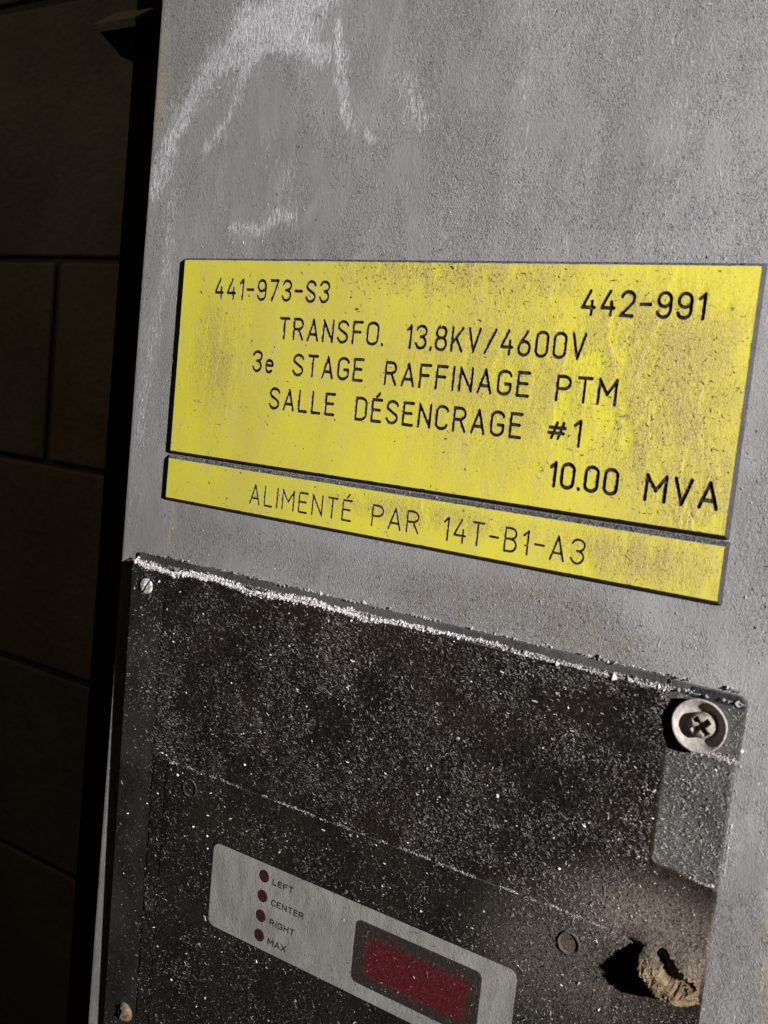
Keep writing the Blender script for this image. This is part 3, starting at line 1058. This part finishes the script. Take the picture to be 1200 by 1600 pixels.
def lumpy(name, mat, parent, x0, x1, z0, z1, st, hf, rf):
    gx_, gz_ = np.arange(x0, x1, st), np.arange(z0, z1, st)
    XX, ZZ = np.meshgrid(gx_, gz_)
    Hh = hf(XX, ZZ)
    rr = rf(XX, ZZ)
    nx_, nz_ = len(gx_), len(gz_)
    keep = Hh > -50
    vs = np.stack([XX, -(Hh + tilt(XX, ZZ)), ZZ], -1).reshape(-1, 3)
    fs = []
    for j in range(nz_ - 1):
        for i in range(nx_ - 1):
            if keep[j, i] and keep[j, i + 1] and keep[j + 1, i] and keep[j + 1, i + 1]:
                a = j * nx_ + i
                fs.append((a, a + 1, a + nx_ + 1, a + nx_))
    used = sorted({q for f in fs for q in f})
    mp = {q: i for i, q in enumerate(used)}
    me = bpy.data.meshes.new(name)
    me.from_pydata((vs[used] * MM).tolist(), [], [tuple(mp[q] for q in f) for f in fs])
    at = me.attributes.new('rust', 'FLOAT', 'POINT')
    at.data.foreach_set('value', rr.reshape(-1)[used].astype(np.float32))
    me.materials.append(mat)
    o = bpy.data.objects.new(name, me)
    C.objects.link(o)
    o.parent = parent
    o.matrix_parent_inverse = parent.matrix_world.inverted()
    return o

ss = lambda v, a, b: (lambda t: t * t * (3 - 2 * t))(np.clip((v - a) / (b - a), 0, 1))

def bl_h(x, z):
    d = np.hypot(x + 87.2, z + 216)
    n_ = smooth_noise(x + 300, z + 500, 1.1, 101) * 0.7 + smooth_noise(x + 300, z + 500, 0.5, 102) * 0.35
    h = H0 - 0.15 + (1 - ss(d, 1.8, 3.6)) * (1.0 + 1.3 * n_)
    hole = np.hypot((x + 88.6) / 1.1, (z + 215.6) / 1.6)
    return h - 1.6 * (1 - ss(hole, 0.6, 1.1))
lumpy('rusted_head', RUST, sb, -92, -82.5, -221, -211, 0.12, bl_h, lambda x, z: 1 - ss(np.hypot(x + 87.2, z + 216), 2.6, 4.0))

# rust-swollen fixing on the lower right: a crust that ramps up and breaks off towards the lower left
rs = empty('screw', (92, -3, -128))
rs.parent = mon
rs.matrix_parent_inverse = mon.matrix_world.inverted()
tag(rs, 'rust-swollen screw head with fibrous brown crust')

def ru_uv(x, z):
    return x - 92.0, z + 126.0

def ru_edge(x, z):
    """signed distance to the broken rim, positive inside the lump"""
    u, v = ru_uv(x, z)
    n_ = (smooth_noise(x + 300, z + 500, 1.7, 111) - 0.5) * 1.5 + (smooth_noise(x + 300, z + 500, 0.5, 112) - 0.5) * 0.7
    # rim: rounded on the left, a straight slanting edge below
    left = 8.6 - np.hypot((u) * 1.0, np.maximum(0, -v - 0.5) * 0.2 + np.minimum(v, 0) * 0.1 + np.maximum(v - 1.0, 0) * 1.0)
    low = (v + 5.7) + np.minimum(0, u + 2.0) * -0.0 - np.maximum(0, -(u + 1.5)) * 0.62
    return np.minimum(left, low) + n_ * 0.55

def ru_h(x, z):
    u, v = ru_uv(x, z)
    n_ = smooth_noise(x + 300, z + 500, 1.4, 113) * 0.6 + smooth_noise(x + 300, z + 500, 0.45, 114) * 0.4
    ramp = ss(v, 9.0, -3.5)                                # climbs from the cover downwards
    side = 1 - ss(u, 2.0, 6.3) * 0.80                     # lower towards the right edge
    fl = ss(u, -14.0, -6.0)
    h = H1 - 0.10 + ramp * side * fl * 5.9 + n_ * 1.2 * ramp
    e = ru_edge(x, z)
    cut = ss(e, -0.25, 0.35)
    low = np.where(v < 3.5, cut, np.maximum(cut, ss(v, 2.0, 4.5)))
    h = H1 - 0.25 + (h - H1 + 0.25) * low
    q = np.array((0.80, -0.60))                            # long slanting cavity
    al, ac = (u + 0.2) * q[0] + (v - 0.6) * q[1], -(u + 0.2) * q[1] + (v - 0.6) * q[0]
    slot = np.hypot((al - 0.4) / 5.6, ac / 2.3)
    slot = np.minimum(slot, np.hypot((u + 3.0) / 2.4, (v - 2.6) / 1.9))
    h = h - 4.6 * (1 - ss(slot + (n_ - 0.5) * 0.7, 0.75, 1.05)) * low
    return h
def ru_r(x, z):
    u, v = ru_uv(x, z)
    return np.clip(ss(ru_edge(x, z), -0.8, 0.2) * ss(v, 3.0, -1.0) * (1 - ss(u, 4.2, 6.6) * 0.85), 0, 1)
lumpy('rusted_head', RUST, rs, 78, 98.0, -134.5, -112.5, 0.14, ru_h, ru_r)

# ---- loose dust on the monitor
def on_cover(x, z):
    h = np.where((z < -122.3) & (x > -75.5) & (x < 76.5), H2, H1)
    h = np.where(x < -82, H0, h)
    h = np.where((x > 82) & (z > -104), np.where(z > -73.3, 1.0, 1.35), h)
    return h + tilt(x, z) + 0.02

n = 210000
xs, zs = rng.uniform(-97.5, 98, n), rng.uniform(-234, -61, n)
cl = 0.55 * smooth_noise(xs + 300, zs + 400, 11, 121) + 0.45 * smooth_noise(xs + 300, zs + 400, 4, 122)
den = np.clip(cl * 2.0 - 0.45, 0.06, 1) * np.where(xs < -82, 0.55 - 0.3 * (xs < -92), 1.0)
den *= np.where(zs < -122.3, 0.45, 1.0)
den = np.where((xs > 50) & (zs < -112) & (zs > -190), np.maximum(den, 0.8), den)
den = np.where((xs > 82) & (zs > -104), 0.75, den)
den = np.where((xs > 81.5) & (xs < 82.5) & (zs > -101), 0.0, den)
den = np.where((xs > 82) & (zs < -104) & (zs > -114), 0.18, den)
den = np.where((np.hypot(xs - 65.2, zs + 129.7) < 3.2) | (np.hypot(xs + 64.6, zs + 128.6) < 3.2), 0.03, den)
den = np.where((xs > -53.2) & (xs < 53) & (zs > -170.3) & (zs < -142.2), np.where((xs > 2.4) & (xs < 43) & (zs > -166) & (zs < -147), 0.30, 0.012), den)
kp = rng.random(n) < den * 0.85
kp &= ~((np.hypot(xs - wc[0], zs - wc[1]) < 6.9) | ((np.hypot(xs - 92, zs + 126) < 9.5)) | (np.hypot(xs + 90.3, zs + 67.4) < 3))
xs, zs = xs[kp], zs[kp]
base_t = 0.03 + 0.03 * (xs > 40) + 0.10 * ((xs > 82) & (zs > -104)) - 0.03 * (zs < -122) + 0.22 * np.exp(-((xs - 76) / 18) ** 2 - ((zs + 120) / 9) ** 2)
tone = np.clip(base_t * 0.6 + rng.exponential(0.068, len(xs)) * (1 + 1.6 * (smooth_noise(xs + 300, zs + 400, 2.2, 123) > 0.72)), 0, 1)
tone += 0.12 * ((xs > 82) & (zs > -104))
fibres('dust_fibres', FIBRE, mon, xs, zs, on_cover, 0.42, 0.15, 0.22, tone, 0.7, 0.75)
# longer hairs that lean the same way
m_ = rng.random(len(xs)) < 0.12
m_ &= (xs < 81) | (zs > -104)
fibres('long_fibres', FIBRE, mon, xs[m_], zs[m_], on_cover, 0.85, 0.14, 0.30, np.clip(tone[m_] * 1.0, 0, 1), 0.75, 0.45)
# brighter chips
k = 520
xs, zs = rng.uniform(-97, 82, k), rng.uniform(-232, -61, k)
kp = ~((xs > -53.2) & (xs < 53) & (zs > -170.3) & (zs < -142.2))
xs, zs = xs[kp], zs[kp]
fibres('bright_chips', FIBRE, mon, xs, zs, on_cover, 0.62, 0.34, 0.25, np.clip(rng.normal(0.85, 0.25, len(xs)), 0.3, 1.2), 0.3, 0.8)

# pale crust along the top ledge of the cover, thick on the left, thin and brown to the right
k = 11000
xs = -96.5 + 178 * rng.random(k) ** 1.25
th = np.where(xs < 0, 1.15, 0.55) * (0.30 + 1.1 * smooth_noise(xs + 300, xs * 0 + 3, 5, 131))
gaps = smooth_noise(xs + 300, xs * 0 + 9, 3.2, 132) > 0.10
zz = -60.5 + rng.normal(0, 0.36, k) * th - 0.8 * th * rng.random(k) ** 2 + 1.9 * (smooth_noise(xs + 300, xs * 0 + 1, 11, 133) - 0.55) * (xs < 40) + 0.7 * (smooth_noise(xs + 300, xs * 0 + 1, 3, 134) - 0.5) + 0.4 * (xs > 30)
yy = -(H1 + tilt(xs, zz) - 0.15 - 1.6 * rng.random(k) * (zz > -60.3))
pts = np.stack([xs, yy, zz], 1)[gaps]
tn = np.clip(rng.normal(0.70, 0.24, k) - 0.42 * np.clip((xs + 5) / 55, 0, 1), 0.02, 1)[gaps]
crumbs('ledge_crust', CRUST, mon, pts, 0.20, tn)
# darker fluff lying on the ledge against the sheet
k = 2600
xs = rng.uniform(-97, 98, k)
t = rng.random(k)
pts = np.stack([xs, -(0.2 + t * (H0 + tilt(xs, -58) - 0.2)), np.where(t < 0.45, -57.5, -60.0) + np.abs(rng.normal(0, 0.25, k))], 1)
kp = smooth_noise(xs + 300, t * 8, 4, 141) > 0.42
crumbs('ledge_fluff', LINT, mon, pts[kp], 0.24, np.clip(rng.normal(0.22, 0.18, kp.sum()) + 0.2 * (xs[kp] > -30), 0, 1))
# light line of dust caught on the top edge of the overlay
k = 1500
xs = np.concatenate([rng.uniform(-75, 36, 950), rng.uniform(30, 74, 550)])
zz = -122.15 + rng.normal(0, 0.20, k) + 0.5 * (smooth_noise(xs + 300, xs * 0 + 5, 6, 151) - 0.5)
kp = smooth_noise(xs + 300, xs * 0 + 7, 2.6, 152) > 0.40
pts = np.stack([xs, -(H2 + tilt(xs, zz) - 0.05 + 0.05 * rng.random(k)), zz], 1)[kp]
crumbs('overlay_edge_dust', CRUST, mon, pts, 0.13, np.clip(rng.normal(0.26, 0.22, kp.sum()), 0, 1))
# lip dust on the recessed strip
k = 500
xs = rng.uniform(81.5, 98, k)
zz = -73.3 + rng.normal(0, 0.3, k)
crumbs('tab_edge_dust', CRUST, mon, np.stack([xs, np.full(k, -1.45), zz], 1), 0.2, np.clip(rng.normal(0.35, 0.2, k), 0, 1))
# dust on the step where the cover widens, and pale grains that stand for the highlight on the paint edge beside the case
k = 420
xs = rng.uniform(83.5, 97, k)
crumbs('step_dust', CRUST, mon, np.stack([xs, -(H1 - 0.1 - 0.5 * rng.random(k)), -103.3 + rng.normal(0, 0.16, k) - 0.02 * (xs - 83)], 1), 0.15, np.clip(rng.normal(0.30, 0.2, k), 0, 1))
k = 220
zz = np.concatenate([rng.uniform(-101, -88, 170), rng.uniform(-100, -60, 50)])
crumbs('highlight_grains', LINT, cab, np.stack([98.75 + rng.normal(0, 0.10, k), np.full(k, -0.05), zz], 1), 0.12, np.clip(rng.normal(0.6, 0.2, k), 0, 1))
# fibres grown into the rust crust
k = 2600
xs, zs = rng.uniform(80, 98, k), rng.uniform(-133, -115, k)
kp = (ru_r(xs, zs) > rng.random(k)) & (rng.random(k) < 0.6)
xs, zs = xs[kp], zs[kp]
fibres('rust_fibres', CRUMB, rs, xs, zs, lambda x, z: ru_h(x, z) + tilt(x, z), 0.9, 0.16, 0.3, np.clip(rng.normal(0.62, 0.32, len(xs)), 0, 1), 0.7, 0.5)
